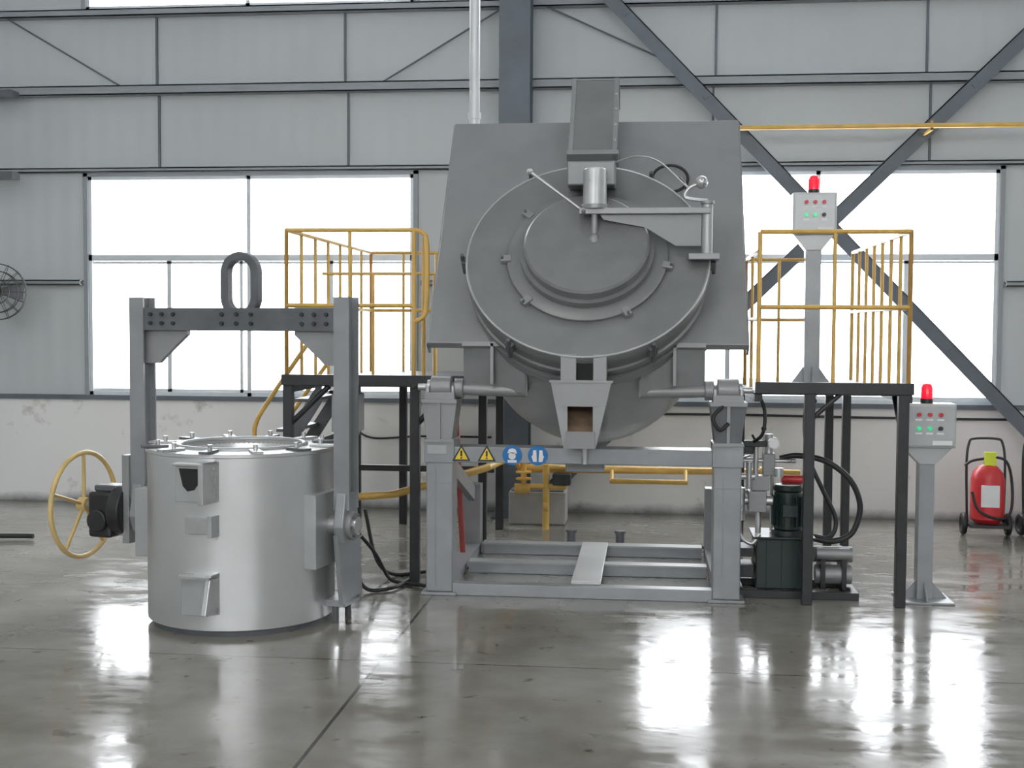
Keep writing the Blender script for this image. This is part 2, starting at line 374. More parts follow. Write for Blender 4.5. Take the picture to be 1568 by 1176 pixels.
for nm, s in (('left', -1), ('right', 1)):
    cyl(F, 'trunnion_tube_'+nm, (s*.97, 0, 1.385), (s*.38, 0, 1.37), .042, GREY)
    cyl(F, 'trunnion_collar_'+nm, (s*.80, 0, 1.385), (s*.86, 0, 1.385), .065, GREY, bevel=.005)
    cyl(F, 'bearing_'+nm, (s*.88, 0, 1.39), (s*1.02, 0, 1.39), .075, GREY, bevel=.008)
    cyl(F, 'bearing_cap_'+nm, (s*1.02, 0, 1.39), (s*1.045, 0, 1.39), .05, SILV2, bevel=.004)
    box(F, 'bearing_block_'+nm, (s*.95-.1, -.09, 1.31), (s*.95+.1, .09, 1.36), GREY)
    cyls(F, 'bearing_bolts_'+nm, [((s*.95+dx, -.06, 1.36), (s*.95+dx, -.06, 1.40), .015) for dx in (-.085, .085)], SILV2)
    cyl(F, 'grease_pipe_'+nm, (s*1.045, 0, 1.39), (s*1.11, 0, 1.39), .022, SILV2)
    xa, xb = s*.80, s*.38
    poly(F, 'cradle_plate_'+nm, [(xa, -.02, 1.70), (xb, -.10, 1.70), (xb, -.05, 1.36), (s*.46, -.03, 1.345), (s*.80, .0, 1.40)], (0, .03, 0), DRUM)
    poly(F, 'cradle_side_'+nm, [(s*.79, -.02, 1.75), (s*.79, .9, 2.2), (s*.79, .9, 1.6), (s*.79, .02, 1.36)], (-s*.03, 0, 0), GREY)
    poly(F, 'cradle_inner_'+nm, [(s*.40, -.06, 1.70), (s*.40, .6, 1.9), (s*.40, .5, 1.5), (s*.40, -.03, 1.34)], (-s*.03, 0, 0), GREY)
    boxes(F, 'cradle_rib_'+nm, [((s*.60-.01, -.1, 1.42), (s*.60+.01, -.03, 1.69)), ((min(xa, xb), -.10, 1.67), (max(xa, xb), .0, 1.70))], GREY)
M = TR(0.02, .48, 2.505) @ RX(54.6)
box(F, 'hood_plate', (-1.05, -1.0, -.03), (1.05, 1.0, .0), GREY, M, bevel=.006)
boxes(F, 'hood_edges', [((-1.06, -1.0, -.12), (-1.045, 1.0, -.02)), ((1.045, -1.0, -.12), (1.06, 1.0, -.02)), ((-1.06, .985, -.12), (1.06, 1.0, -.02)), ((-1.06, -1.0, -.06), (1.06, -.985, -.02))], GREY, M)
MV = M @ TR(0, -.475, 0)
lathe(F, 'vessel_body', [(0, -1.33), (.2, -1.32), (.4, -1.26), (.56, -1.16), (.68, -1.02), (.75, -.86), (.77, -.7), (.77, 0), (.78, .0)], LGREY, MV)
cyls(F, 'vessel_bands', [((0, 0, -.10), (0, 0, -.03), .80)], GREY, MV, seg=72)
lathe(F, 'lid_drum', [(.79, 0), (.79, .04), (.805, .045), (.805, .075), (.79, .08), (.79, .17), (.81, .175), (.81, .235), (.80, .25), (.60, .255), (.55, .255), (.54, .25), (0, .25)], DRUM, MV)
lathe(F, 'lid_ring', [(.53, .25), (.53, .27), (.50, .28), (.44, .28), (.44, .33), (.41, .33)], DRUM, MV)
lathe(F, 'lid_cap', [(.41, .28), (.41, .39), (.395, .405), (.34, .41), (0, .415)], GREY2, MV)
for i, a in enumerate((184, 225, 300, 350, 30, 140)):
    box(F, 'clamp_%d' % i, (.50, -.025, .255), (.57, .025, .29), GREY, MV @ RZ(a))
    cyl(F, 'clamp_pin_%d' % i, (.56, 0, .25), (.56, 0, .305), .010, DGREY, T=MV @ RZ(a), seg=10)
for i, a in enumerate((235, 302, 180, 0, 60, 120)):
    box(F, 'drum_lug_%d' % i, (.79, -.03, .14), (.84, .03, .22), DGREY, MV @ RZ(a))
    cyl(F, 'drum_lug_bolt_%d' % i, (.835, 0, .08), (.835, 0, .27), .014, DGREY, T=MV @ RZ(a), seg=10)
torus(F, 'rim_arc', .80, .008, LGREY, MV @ TR(0, 0, .25), seg=72, rs=8)
boxes(F, 'flue_duct', [((-.14, .38, .03), (.16, 1.12, .045)), ((-.14, .38, .30), (.16, 1.12, .315)), ((-.155, .38, .03), (-.14, 1.12, .315)), ((.16, .38, .03), (.175, 1.12, .315))], DRUM, M)
boxes(F, 'flue_edge_angles', [((-.158, .36, .28), (-.128, 1.12, .322)), ((.148, .36, .28), (.178, 1.12, .322))], GREY, M)
boxes(F, 'flue_collar', [((-.17, .36, .0), (.19, .40, .34)), ((-.165, 1.10, .02), (.185, 1.115, .32))], GREY, M, bevel=.003)
cyls(F, 'duct_bolts', [((.165, s, .0), (.165, s, .33), .008) for s in (.5, .65, .8, .95)], SILV2, M, seg=8)
boxes(F, 'duct_bridge', [((-.12, .05, 2.74), (.20, .42, 2.90))], DRUM, bevel=.01)
cyl(F, 'burner_pipe', (.07, -.06, 2.58), (.07, -.02, 2.83), .078, SILV2, bevel=.006)
cyl(F, 'burner_flange', (.07, -.06, 2.57), (.07, -.06, 2.60), .09, GREY, bevel=.003)
box(F, 'swing_arm', (-.03, -.12, 2.535), (.82, -.02, 2.575), GREY, bevel=.004)
poly(F, 'swing_arm_web', [(.10, -.075, 2.54), (.76, -.075, 2.54), (.76, -.075, 2.33), (.60, -.075, 2.33), (.40, -.075, 2.45), (.13, -.075, 2.50)], (0, .015, 0), DRUM)
cyl(F, 'hinge_post', (.80, -.07, 2.26), (.80, -.07, 2.60), .036, LGREY, bevel=.004)
cyl(F, 'hinge_cap', (.80, -.07, 2.60), (.80, -.07, 2.62), .045, GREY)
box(F, 'hinge_bracket', (.68, -.12, 2.24), (.88, .15, 2.28), GREY)
cyl(F, 'lift_screw', (.07, -.08, 2.35), (.07, -.08, 2.54), .022, GREY)
sphere(F, 'lift_lug', (.07, -.10, 2.36), .04, GREY, 1.3)
cyl(F, 'lever_rod', (-.35, -.10, 2.81), (-.01, -.10, 2.56), .010, SILV2, seg=12)
sphere(F, 'lever_knob', (-.355, -.10, 2.815), .02, SILV2); sphere(F, 'lever_joint', (0, -.10, 2.55), .025, DGREY)
tube(F, 'crank_handle', [(.80, -.07, 2.62), (.66, -.07, 2.64), (.68, -.07, 2.70), (.74, -.07, 2.73)], .012, SILV2)
sphere(F, 'crank_ball', (.76, -.07, 2.74), .042, SILV2)
torus(F, 'hose_loop', .125, .011, RUBBER, M @ TR(.55, .39, .05))
tube(F, 'thermocouple_cable', [(.20, .34, 2.93), (.34, .22, 2.95), (.48, .10, 2.90), (.60, -.02, 2.78), (.68, -.07, 2.70)], .006, SILV2)
tube(F, 'thermocouple_tail', [(.63, .20, 2.80), (.66, .05, 2.74), (.66, -.06, 2.66)], .008, RUBBER)
boxes(F, 'spout_neck', [((-.12, -.46, 1.45), (-.02, -.2, 1.63)), ((.085, -.46, 1.45), (.17, -.2, 1.63)), ((-.12, -.2, 1.44), (.17, .1, 1.63))], GREY, bevel=.004)
boxes(F, 'spout_gap_shade', [((-.02, -.42, 1.45), (.085, -.22, 1.63))], DARK)  # dark block painting the shade between the neck blocks
yf, yb = -.46, -.14
poly(F, 'chute_side_left', [(-.18, yf, 1.45), (-.18, yb, 1.45), (-.10, yb+.05, 1.03), (-.10, yf+.05, 1.03)], (.015, 0, 0), LGREY)
poly(F, 'chute_side_right', [(.20, yf, 1.45), (.20, yb, 1.45), (.10, yb+.05, 1.03), (.10, yf+.05, 1.03)], (-.015, 0, 0), LGREY)
poly(F, 'chute_top_front', [(-.18, yf, 1.46), (.20, yf, 1.46), (.165, yf, 1.30), (-.145, yf, 1.30)], (0, .012, 0), GREY)
poly(F, 'chute_cheek_left', [(-.145, yf, 1.30), (-.075, yf+.01, 1.30), (-.075, yf+.04, 1.12), (-.10, yf+.05, 1.03)], (0, .012, 0), LGREY)
poly(F, 'chute_cheek_right', [(.165, yf, 1.30), (.085, yf+.01, 1.30), (.085, yf+.04, 1.12), (.10, yf+.05, 1.03)], (0, .012, 0), LGREY)
poly(F, 'chute_lip', [(-.085, yf+.02, 1.14), (.095, yf+.02, 1.14), (.095, yf+.03, 1.03), (-.095, yf+.03, 1.03)], (0, .02, 0), GREY)
poly(F, 'chute_floor', [(-.16, yb+.0, 1.45), (.18, yb, 1.45), (.10, yb+.05, 1.03), (-.10, yb+.05, 1.03)], (0, .02, 0), TAN)
poly(F, 'chute_lining', [(-.10, yf+.06, 1.14), (.11, yf+.06, 1.14), (.13, yb-.02, 1.32), (-.12, yb-.02, 1.32)], (0, .02, -.03), TAN)
boxes(F, 'chute_top', [((-.19, yf-.01, 1.45), (.21, yb, 1.465))], GREY)
boxes(F, 'tilt_ram_bracket', [((-.12, .12, .82), (.14, .38, .93)), ((-.16, .12, .92), (.18, .40, .97)), ((-.04, -.02, .89), (.05, .02, 1.03))], GREY, bevel=.004)
cyl(F, 'drain_valve', (.02, -.12, .90), (.02, -.12, 1.02), .02, SILV2)
cyl(F, 'tilt_ram', (0, .3, .95), (0, .75, 1.05), .05, GREY)
for i, x in enumerate((-.80, -.63)):
    zc = .955
    poly(F, 'warning_border_%d' % i, [(x-.062, -.103, zc-.05), (x+.062, -.103, zc-.05), (x, -.103, zc+.06)], (0, .002, 0), BLACK)
    poly(F, 'warning_sign_%d' % i, [(x-.044, -.105, zc-.039), (x+.044, -.105, zc-.039), (x, -.105, zc+.04)], (0, .002, 0), SAFEY)
    boxes(F, 'warning_glyph_%d' % i, [((x-.006, -.107, zc-.018), (x+.006, -.105, zc+.02)), ((x-.006, -.107, zc-.034), (x+.006, -.105, zc-.024))], BLACK)
for i, x in enumerate((-.46, -.29)):
    cyl(F, 'mandatory_disc_%d' % i, (x, -.105, .95), (x, -.101, .95), .066, SAFEB)
    if i == 0:
        cyl(F, 'face_icon', (x, -.108, .945), (x, -.105, .945), .024, WHITE)
        poly(F, 'helmet_icon', [(x-.034, -.108, .962), (x+.034, -.108, .962), (x+.022, -.108, .988), (x, -.108, .996), (x-.022, -.108, .988)], (0, .002, 0), WHITE)
        boxes(F, 'shoulder_icon', [((x-.03, -.108, .90), (x+.03, -.105, .918))], WHITE)
    else:
        for s in (-1, 1):
            poly(F, 'glove_icon_%d' % s, [(x+s*.006, -.108, .908), (x+s*.030, -.108, .908), (x+s*.042, -.108, .945), (x+s*.034, -.108, .95), (x+s*.030, -.108, .985), (x+s*.010, -.108, .985), (x+s*.008, -.108, .95)], (0, .002, 0), WHITE)
box(F, 'name_plate', (-1.03, -.104, .95), (-.90, -.101, 1.01), LGREY)

# ------------------------------------------------------------------ ladle
Lg = G('transport_ladle', (-2.477, 7.405, 0), -10.8)
R = .565
lathe(Lg, 'shell', [(0, .03), (R-.02, .03), (R, .04), (R, 1.035), (R+.008, 1.04), (R+.008, 1.06), (R-.17, 1.065), (R-.20, 1.05), (R-.22, .9), (R-.25, .25), (0, .2)], SILVER, seg=96)
lathe(Lg, 'base_ring', [(R-.06, 0), (R-.03, 0), (R-.03, .035), (R-.06, .035)], DGREY)
torus(Lg, 'inner_rim', .385, .018, LGREY, TR(0, 0, 1.065), seg=72)
lathe(Lg, 'lining', [(.365, 1.06), (.33, .5), (.0, .45)], CONC)
cyls(Lg, 'rim_bolts', [((.50*math.cos(a), .50*math.sin(a), 1.06), (.50*math.cos(a), .50*math.sin(a), 1.11), .014) for a in [math.radians(k*30+8) for k in range(12)]], SILV2, seg=8)
for k in range(12):
    a = k*30+8
    box(Lg, 'rim_tab_%d' % k, (.44, -.03, 1.063), (.60, .03, 1.078), DGREY if k % 2 else SILV2, RZ(a), bevel=.002)
BX = TR(.055, 0, 0)
box(Lg, 'inspection_box', (-.10, -.68, .80), (.07, -.50, 1.01), LGREY, BX)
boxes(Lg, 'inspection_cheek', [((.07, -.72, .79), (.10, -.50, 1.02)), ((-.11, -.70, 1.005), (.10, -.50, 1.02))], SILV2, BX, bevel=.003)
poly(Lg, 'inspection_hole_shade', [(-.075, -.682, .99), (.045, -.682, .99), (.045, -.682, .90), (.025, -.682, .87), (-.02, -.682, .86), (-.05, -.682, .89)], (0, .004, 0), DARK, BX)  # flat dark patch painting the shade inside the hole
box(Lg, 'name_box', (-.09, -.60, .605), (.07, -.50, .70), SILV2, BX)
boxes(Lg, 'name_box_cheek', [((.07, -.63, .59), (.10, -.50, .715))], LGREY, BX, bevel=.003)
box(Lg, 'tap_box', (-.10, -.63, .14), (.07, -.50, .36), LGREY, BX)
poly(Lg, 'tap_cheek', [(.07, -.50, .38), (.07, -.64, .38), (.07, -.70, .16), (.07, -.50, .13)], (.03, 0, 0), SILV2, BX, bevel=.003)
boxes(Lg, 'tap_lip', [((-.11, -.66, .355), (.10, -.50, .37))], SILV2, BX)
boxes(Lg, 'trunnion_plate_right', [((.50, -.21, .36), (.60, .18, .80))], LGREY, bevel=.004)
boxes(Lg, 'trunnion_plate_left', [((-.60, -.25, .38), (-.50, .25, .80))], LGREY, bevel=.004)
AX = .70; zt = .60
cyl(Lg, 'trunnion_right', (.55, 0, zt), (AX+.08, 0, zt), .055, SILV2)
cyl(Lg, 'trunnion_left', (-.55, 0, zt), (-AX-.10, 0, zt), .055, DGREY)
for nm, s in (('left', -1), ('right', 1)):
    x = s*AX
    boxes(Lg, 'arm_'+nm, [((x-.012, -.06, .70), (x+.012, .06, 1.97)), ((x-.05, -.07, .70), (x+.05, -.055, 1.97)), ((x-.05, .055, .70), (x+.05, .07, 1.97))], FRAME)
    poly(Lg, 'arm_foot_'+nm, [(x-.03, -.075, .80), (x-.03, .075, .80), (x-.03, .12, zt), (x-.03, .08, zt-.10), (x-.03, -.08, zt-.10), (x-.03, -.12, zt)], (.06, 0, 0), FRAME, bevel=.005)
    cyl(Lg, 'bearing_'+nm, (x-.05, 0, zt), (x+.06, 0, zt), .085, GREY, bevel=.008)
    cyl(Lg, 'bearing_cover_'+nm, (x+s*.06, 0, zt), (x+s*.08, 0, zt), .05, SILV2, bevel=.004)
    cyls(Lg, 'bearing_screws_'+nm, [((x+s*.055, .068*math.cos(a), zt+.068*math.sin(a)), (x+s*.07, .068*math.cos(a), zt+.068*math.sin(a)), .009) for a in [k*math.pi/3 for k in range(6)]], DGREY, seg=6)
    xi = x - s*.01
    poly(Lg, 'gusset_'+nm, [(xi, -.02, 1.78), (xi-s*.32, -.02, 1.78), (xi-s*.32, -.02, 1.74), (xi-s*.16, -.02, 1.60), (xi-s*.12, -.02, 1.56), (xi, -.02, 1.56)], (0, .04, 0), GREY)
boxes(Lg, 'cross_beam', [((-AX+.01, -.06, 1.765), (AX-.01, -.045, 1.905)), ((-AX+.01, .045, 1.765), (AX-.01, .06, 1.905)), ((-AX+.01, -.045, 1.80), (AX-.01, .045, 1.815))], DGREY, bevel=.003)
cyls(Lg, 'beam_bolts', [((x, -.075, z), (x, -.06, z), .013) for x in (-.60, -.52, -.44, -.10, 0, .10, .44, .52, .60) for z in (1.81, 1.865)], BLACK, seg=6)
bm = bmesh.new()
def stadium(w, h, n=16):
    p = []
    for i in range(n+1): a = math.pi*i/n; p.append((w*math.cos(a), h+w*math.sin(a)))
    for i in range(n+1): a = math.pi+math.pi*i/n; p.append((w*math.cos(a), -h+w*math.sin(a)))
    return p
zc = 2.045
o = stadium(.128, .075); inn = stadium(.078, .075); n = len(o); rows = []
for y in (-.035, .035):
    rows.append([bm.verts.new((p[0], y, p[1]+zc)) for p in o]); rows.append([bm.verts.new((p[0], y, p[1]+zc)) for p in inn])
for i in range(n):
    j = (i+1) % n
    bm.faces.new((rows[0][i], rows[0][j], rows[1][j], rows[1][i])); bm.faces.new((rows[2][i], rows[2][j], rows[3][j], rows[3][i]))
    bm.faces.new((rows[0][i], rows[0][j], rows[2][j], rows[2][i])); bm.faces.new((rows[1][i], rows[1][j], rows[3][j], rows[3][i]))
finish(bm, Lg, 'lifting_eye', DGREY, I4, .008, True)
poly(Lg, 'stand_plate', [(.66, -.10, .55), (.66, .22, .55), (.66, .26, .12), (.66, -.02, .12)], (.03, 0, 0), FRAME)
boxes(Lg, 'stand_web', [((.56, .0, .10), (.69, .22, .14)), ((.60, .20, .12), (.68, .23, .55))], FRAME)
cyls(Lg, 'stand_feet', [((.62, .02, 0), (.62, .02, .1), .02), ((.62, .2, 0), (.62, .2, .1), .02)], DGREY)
cyl(Lg, 'gearbox_housing', (-.79, 0, zt+.02), (-.88, 0, zt+.02), .16, BLACK, bevel=.01)
box(Lg, 'gearbox_body', (-1.04, -.11, .45), (-.87, .11, .74), BLACK, bevel=.02)
cyl(Lg, 'gearbox_worm', (-.96, -.14, .56), (-.96, .14, .56), .07, BLACK, bevel=.008)
box(Lg, 'gearbox_top', (-1.02, -.07, .74), (-.85, .07, .78), DGREY, bevel=.01)
box(Lg, 'gearbox_mount', (-.80, -.09, .42), (-.75, .09, .98), GREY)
cyl(Lg, 'wheel_shaft', (-1.04, 0, .64), (-1.16, 0, .64), .02, SILV2)
WT = TR(-1.145, 0, .64) @ RY(90)
torus(Lg, 'handwheel_rim', .335, .016, YELW, WT, seg=64)
cyl(Lg, 'handwheel_hub', (0, 0, -.03), (0, 0, .03), .045, YELW, T=WT)
cyls(Lg, 'handwheel_spokes', [((0, 0, 0), (.335*math.cos(a), .335*math.sin(a), 0), .012) for a in [math.radians(180+72*k) for k in range(5)]], YELW, WT)

# ------------------------------------------------------------------ platforms
def railing(g, name, pts, z0, zmid, ztop, n, r=.015):
    cy = []
    for (a, b), k in zip(zip(pts, pts[1:]), n):
        for z in (ztop, zmid): cy.append(((a[0], a[1], z), (b[0], b[1], z), r))
        for i in range(k+1):
            t = i/k; x = a[0]+(b[0]-a[0])*t; y = a[1]+(b[1]-a[1])*t
            cy.append(((x, y, z0), (x, y, ztop), r*(1.0 if i in (0, k) else .85)))
    cyls(g, name, cy, YEL, seg=12)
def deck(g, x0, x1, y0, y1, zt):
    boxes(g, 'deck_frame', [((x0, y0, zt-.075), (x1, y0+.05, zt)), ((x0, y1-.05, zt-.13), (x1, y1, zt-.075)), ((x0, y0+.05, zt-.13), (x0+.05, y1, zt-.075)), ((x1-.05, y0+.05, zt-.13), (x1, y1, zt-.075))], BLACK, bevel=.003)
    box(g, 'deck_plate', (x0, y0+.05, zt-.085), (x1, y1, zt-.07), DGREY)
PL = G('access_platform', (0, 0, 0))
deck(PL, -2.53, -1.24, 8.40, 11.2, 1.46)
boxes(PL, 'posts', [((x-.033, y-.033, 0), (x+.033, y+.033, 1.39)) for x, y in [(-2.49, 8.45), (-1.60, 8.50), (-2.49, 10.5), (-2.2, 11.1), (-1.31, 9.9), (-1.29, 10.9)]], BLACK, bevel=.004)
boxes(PL, 'cross_ties', [((-2.49, 10.48, .55), (-1.29, 10.52, .6)), ((-2.51, 8.45, .9), (-2.47, 10.5, .94))], BLACK)
cyls(PL, 'knee_braces', [((-1.60, 8.5, 1.1), (-1.35, 8.46, 1.38), .02), ((-2.49, 8.45, 1.1), (-2.2, 8.45, 1.38), .02)], BLACK)
railing(PL, 'guard_rail', [(-1.60, 8.44), (-2.50, 8.44), (-2.50, 11.1), (-1.6, 11.1)], 1.38, 1.94, 2.46, (2, 7, 3))
tube(PL, 'rail_return', [(-1.60, 8.44, 2.46), (-1.54, 8.44, 2.44), (-1.51, 8.44, 2.36), (-1.51, 8.44, 1.95), (-1.54, 8.44, 1.86), (-1.60, 8.44, 1.83)], .016, YEL)
cyls(PL, 'inner_rail', [((-1.56, 8.6, 1.38), (-1.56, 8.6, 2.42), .014), ((-1.62, 9.4, 1.38), (-1.62, 9.4, 2.2), .014), ((-2.5, 9.4, 2.2), (-1.62, 9.4, 2.2), .012), ((-2.1, 9.4, 1.38), (-2.1, 9.4, 2.2), .012)], YEL, seg=12)
st = []
for k in range(5): st.append(((-2.60-.15*(k+1), 9.5, 1.2-.24*k), (-2.60-.15*k, 10.2, 1.225-.24*k)))
boxes(PL, 'stair_treads', st, DGREY)
for nm, y in (('front', 9.48), ('rear', 10.2)):
    poly(PL, 'stair_stringer_'+nm, [(-2.53, y, 1.39), (-2.53, y, 1.2), (-3.30, y, 0), (-3.42, y, .0)], (0, .02, 0), DGREY)
tube(PL, 'stair_handrail_front', [(-2.50, 9.48, 1.86), (-2.68, 9.48, 1.60), (-2.98, 9.48, 1.17), (-3.06, 9.48, 1.02), (-3.07, 9.48, .90), (-3.07, 9.48, .5)], .018, YEL)
tube(PL, 'stair_handrail_rear', [(-2.50, 10.2, 1.75), (-2.60, 10.2, 1.58), (-2.95, 10.2, 1.10), (-3.01, 10.2, 1.0), (-3.02, 10.2, .90), (-3.02, 10.2, .45)], .018, YEL)
box(PL, 'junction_box', (-2.30, 8.9, 1.02), (-2.1, 9.1, 1.30), LGREY)
cyl(PL, 'junction_funnel', (-2.2, 9.0, 1.02), (-2.2, 9.0, .86), .09, LGREY, r2=.04)

PR = G('access_platform', (0, 0, 0))
deck(PR, .70, 1.70, 8.14, 10.5, 1.45)
boxes(PR, 'posts', [((x-.033, y-.033, 0), (x+.033, y+.033, 1.38)) for x, y in [(1.05, 8.18), (1.64, 8.18), (1.50, 10.45), (1.64, 10.45), (.78, 10.45)]], BLACK, bevel=.004)
cyls(PR, 'knee_braces', [((1.64, 8.18, 1.1), (1.64, 8.5, 1.38), .02), ((1.05, 8.18, 1.2), (1.25, 8.18, 1.38), .015)], BLACK)
railing(PR, 'guard_rail', [(.72, 8.18), (1.67, 8.18), (1.67, 10.45)], 1.38, 1.935, 2.42, (2, 7))
railing(PR, 'guard_rail_inner', [(.72, 8.18), (.72, 9.3), (1.2, 9.3)], 1.38, 1.86, 2.30, (2, 2), .013)

# ------------------------------------------------------------------ control stands
def control_stand(loc, w, h, ztop, d, zfoot, pole, base, rz=0, beacon_r=.038):
    g = G('control_box_stand', loc, rz); zb = ztop-h
    box(g, 'enclosure', (-w/2, -d/2, zb), (w/2, d/2, ztop), LGREY, bevel=.006)
    boxes(g, 'door', [((-w/2+.012, -d/2-.012, zb+.012), (w/2-.012, -d/2, ztop-.012))], LGREY, bevel=.004)
    cyls(g, 'buttons_red', [((x, -d/2-.03, ztop-.07), (x, -d/2-.01, ztop-.07), .014) for x in (-w*.2, 0, w*.2)], RED)
    cyls(g, 'buttons_green', [((x, -d/2-.03, ztop-.16), (x, -d/2-.01, ztop-.16), .014) for x in (-w*.2, 0)], GREENB)
    cyls(g, 'selector', [((w*.2, -d/2-.03, ztop-.16), (w*.2, -d/2-.01, ztop-.16), .014)], BLACK)
    boxes(g, 'labels', [((x-.022, -d/2-.014, z), (x+.022, -d/2-.012, z+.012)) for x in (-w*.2, 0, w*.2) for z in (ztop-.11, ztop-.20)], WHITE)
    box(g, 'maker_label', (.02, -d/2-.014, zb+.02), (w*.42, -d/2-.012, zb+.05), WHITE)
    poly(g, 'neck', [(-w*.46, -d*.35, zb), (w*.46, -d*.35, zb), (pole, -d*.35, zb-.11), (-pole, -d*.35, zb-.11)], (0, d*.7, 0), LGREY, bevel=.003)
    box(g, 'pole', (-pole, -pole, zfoot), (pole, pole, zb-.02), FRAME, bevel=.004)
    box(g, 'base_plate', (-base, -base, zfoot), (base, base, zfoot+.015), FRAME, bevel=.003)
    for s in (-1, 1):
        poly(g, 'gusset_x%d' % s, [(s*pole, -.006, zfoot+.015), (s*base*.9, -.006, zfoot+.015), (s*pole, -.006, zfoot+.13)], (0, .012, 0), FRAME)
        poly(g, 'gusset_y%d' % s, [(-.006, s*pole, zfoot+.015), (-.006, s*base*.9, zfoot+.015), (-.006, s*pole, zfoot+.13)], (.012, 0, 0), FRAME)
    cyl(g, 'beacon_base', (0, 0, ztop), (0, 0, ztop+.03), beacon_r*1.05, BLACK)
    lathe(g, 'beacon_lens', [(beacon_r, .03), (beacon_r, .10), (beacon_r*.75, .125), (0, .135)], BEACON, TR(0, 0, ztop), seg=24)
    return g
control_stand((1.84, 8.43, 0), .345, .29, 1.31, .18, 0, .05, .17)
control_stand((1.185, 9.2, 0), .31, .30, 2.77, .18, 1.391, .055, .15)

# ------------------------------------------------------------------ hydraulic unit
Hy = G('hydraulic_power_unit', (.91, 8.55, 0))
boxes(Hy, 'skid_base', [((-.30, -.22, 0), (.50, -.17, .05)), ((-.30, .19, 0), (.50, .24, .05)), ((-.30, -.17, 0), (-.25, .19, .05)), ((.45, -.17, 0), (.50, .19, .05))], BLACK, bevel=.003)
box(Hy, 'oil_tank', (-.17, -.16, .05), (.20, .18, .39), GREEN, bevel=.008)
boxes(Hy, 'tank_ribs', [((x, -.175, .06), (x+.012, -.16, .38)) for x in (-.1, .0, .1)], GREEN)
box(Hy, 'tank_lid', (-.19, -.19, .39), (.22, .21, .405), GREEN, bevel=.003)
cyl(Hy, 'motor_foot', (.05, -.05, .405), (.05, -.05, .44), .11, BLACK)
cyl(Hy, 'motor', (.05, -.05, .44), (.05, -.05, .70), .095, GREEN, bevel=.01)
for k in range(16):
    boxes(Hy, 'motor_fin_%d' % k, [((.085, -.003, .47), (.112, .003, .67))], GREEN, TR(.05, -.05, 0) @ RZ(k*22.5))
cyl(Hy, 'motor_cowl', (.05, -.05, .70), (.05, -.05, .745), .10, GREEN, bevel=.012)
box(Hy, 'terminal_box', (.0, -.19, .54), (.10, -.13, .62), GREEN)
boxes(Hy, 'valve_manifold', [((-.22, -.12, .56), (-.10, .02, .70)), ((-.20, -.08, .70), (-.08, .04, .80)), ((-.12, -.05, .80), (-.04, .05, .95))], GREY, bevel=.006)
cyls(Hy, 'valve_fittings', [((-.17, -.05, .80), (-.17, -.05, 1.05), .018), ((-.08, 0, .95), (-.08, 0, 1.08), .03), ((-.30, -.04, .63), (-.05, -.04, .63), .035), ((-.28, -.02, .90), (.1, -.02, .90), .014), ((-.15, -.06, .41), (-.15, -.06, .58), .02), ((-.05, .05, .41), (-.05, .05, .95), .012), ((-.27, -.08, .5), (-.27, -.08, .72), .03), ((-.30, -.1, .80), (-.18, -.1, .80), .022), ((-.22, -.12, .72), (-.22, -.12, .9), .02), ((-.02, -.1, .80), (-.02, -.1, .86), .03)], SILV2)
cyl(Hy, 'pressure_gauge', (-.06, -.14, 1.03), (-.06, -.10, 1.03), .038, SILV2); cyl(Hy, 'gauge_face', (-.06, -.142, 1.03), (-.06, -.139, 1.03), .032, WHITE)
cyl(Hy, 'hand_lever', (-.15, -.06, 1.0), (-.20, -.1, 1.08), .008, BLACK); sphere(Hy, 'lever_ball', (-.12, -.06, 1.12), .018, BLACK)
cyl(Hy, 'lever_stem', (-.12, -.06, .95), (-.12, -.06, 1.11), .006, SILV2)
boxes(Hy, 'solenoid_valves', [((-.27, -.1, .95), (-.19, -.03, 1.0)), ((-.25, -.1, 1.0), (-.1, -.03, 1.04))], BLACK, bevel=.004)
cyls(Hy, 'accumulator', [((.24, .0, .13), (.48, .0, .13), .065), ((.24, .10, .25), (.50, .10, .25), .055), ((.24, -.06, .28), (.46, -.06, .28), .04)], GREY)
boxes(Hy, 'accumulator_saddle', [((.27, -.08, .04), (.30, .16, .30)), ((.41, -.08, .04), (.44, .16, .30))], BLACK)
boxes(Hy, 'side_cooler', [((-.30, -.14, .12), (-.18, .10, .20)), ((-.30, -.14, .26), (-.18, .10, .32)), ((-.30, -.14, .05), (-.27, .10, .36))], BLACK, bevel=.004)
tube(Hy, 'hose_1', [(.0, .05, .91), (.12, .05, .93), (.30, .0, .90), (.46, -.02, .78), (.53, -.02, .60), (.48, -.02, .42), (.36, -.02, .36), (.24, 0, .37), (.20, .02, .39)], .02, RUBBER)
tube(Hy, 'hose_2', [(.18, .1, 1.32), (.17, .08, 1.1), (.20, .06, .90), (.30, .05, .68), (.38, .04, .50), (.34, .02, .38), (.22, .0, .39)], .016, RUBBER)
tube(Hy, 'hose_3', [(-.20, -.06, 1.02), (-.14, -.2, 1.1), (-.13, -.2, 1.25), (-.18, -.2, 1.36), (-.26, -.2, 1.38)], .012, RUBBER)
tube(Hy, 'hose_4', [(-.22, -.02, .66), (-.30, -.02, .75), (-.28, 0, .88), (-.2, 0, .92)], .02, SILV2)
tube(Hy, 'hose_5', [(-.41, -.42, 1.30), (-.48, -.46, 1.22), (-.44, -.46, 1.14), (-.38, -.44, 1.18)], .012, RUBBER)
tube(Hy, 'hose_6', [(-.28, -.1, .5), (-.27, -.16, .40), (-.2, -.18, .36), (-.15, -.16, .42)], .014, SILV2)
cyl(Hy, 'red_filter', (.02, .1, .76), (.22, .1, .76), .03, RED)
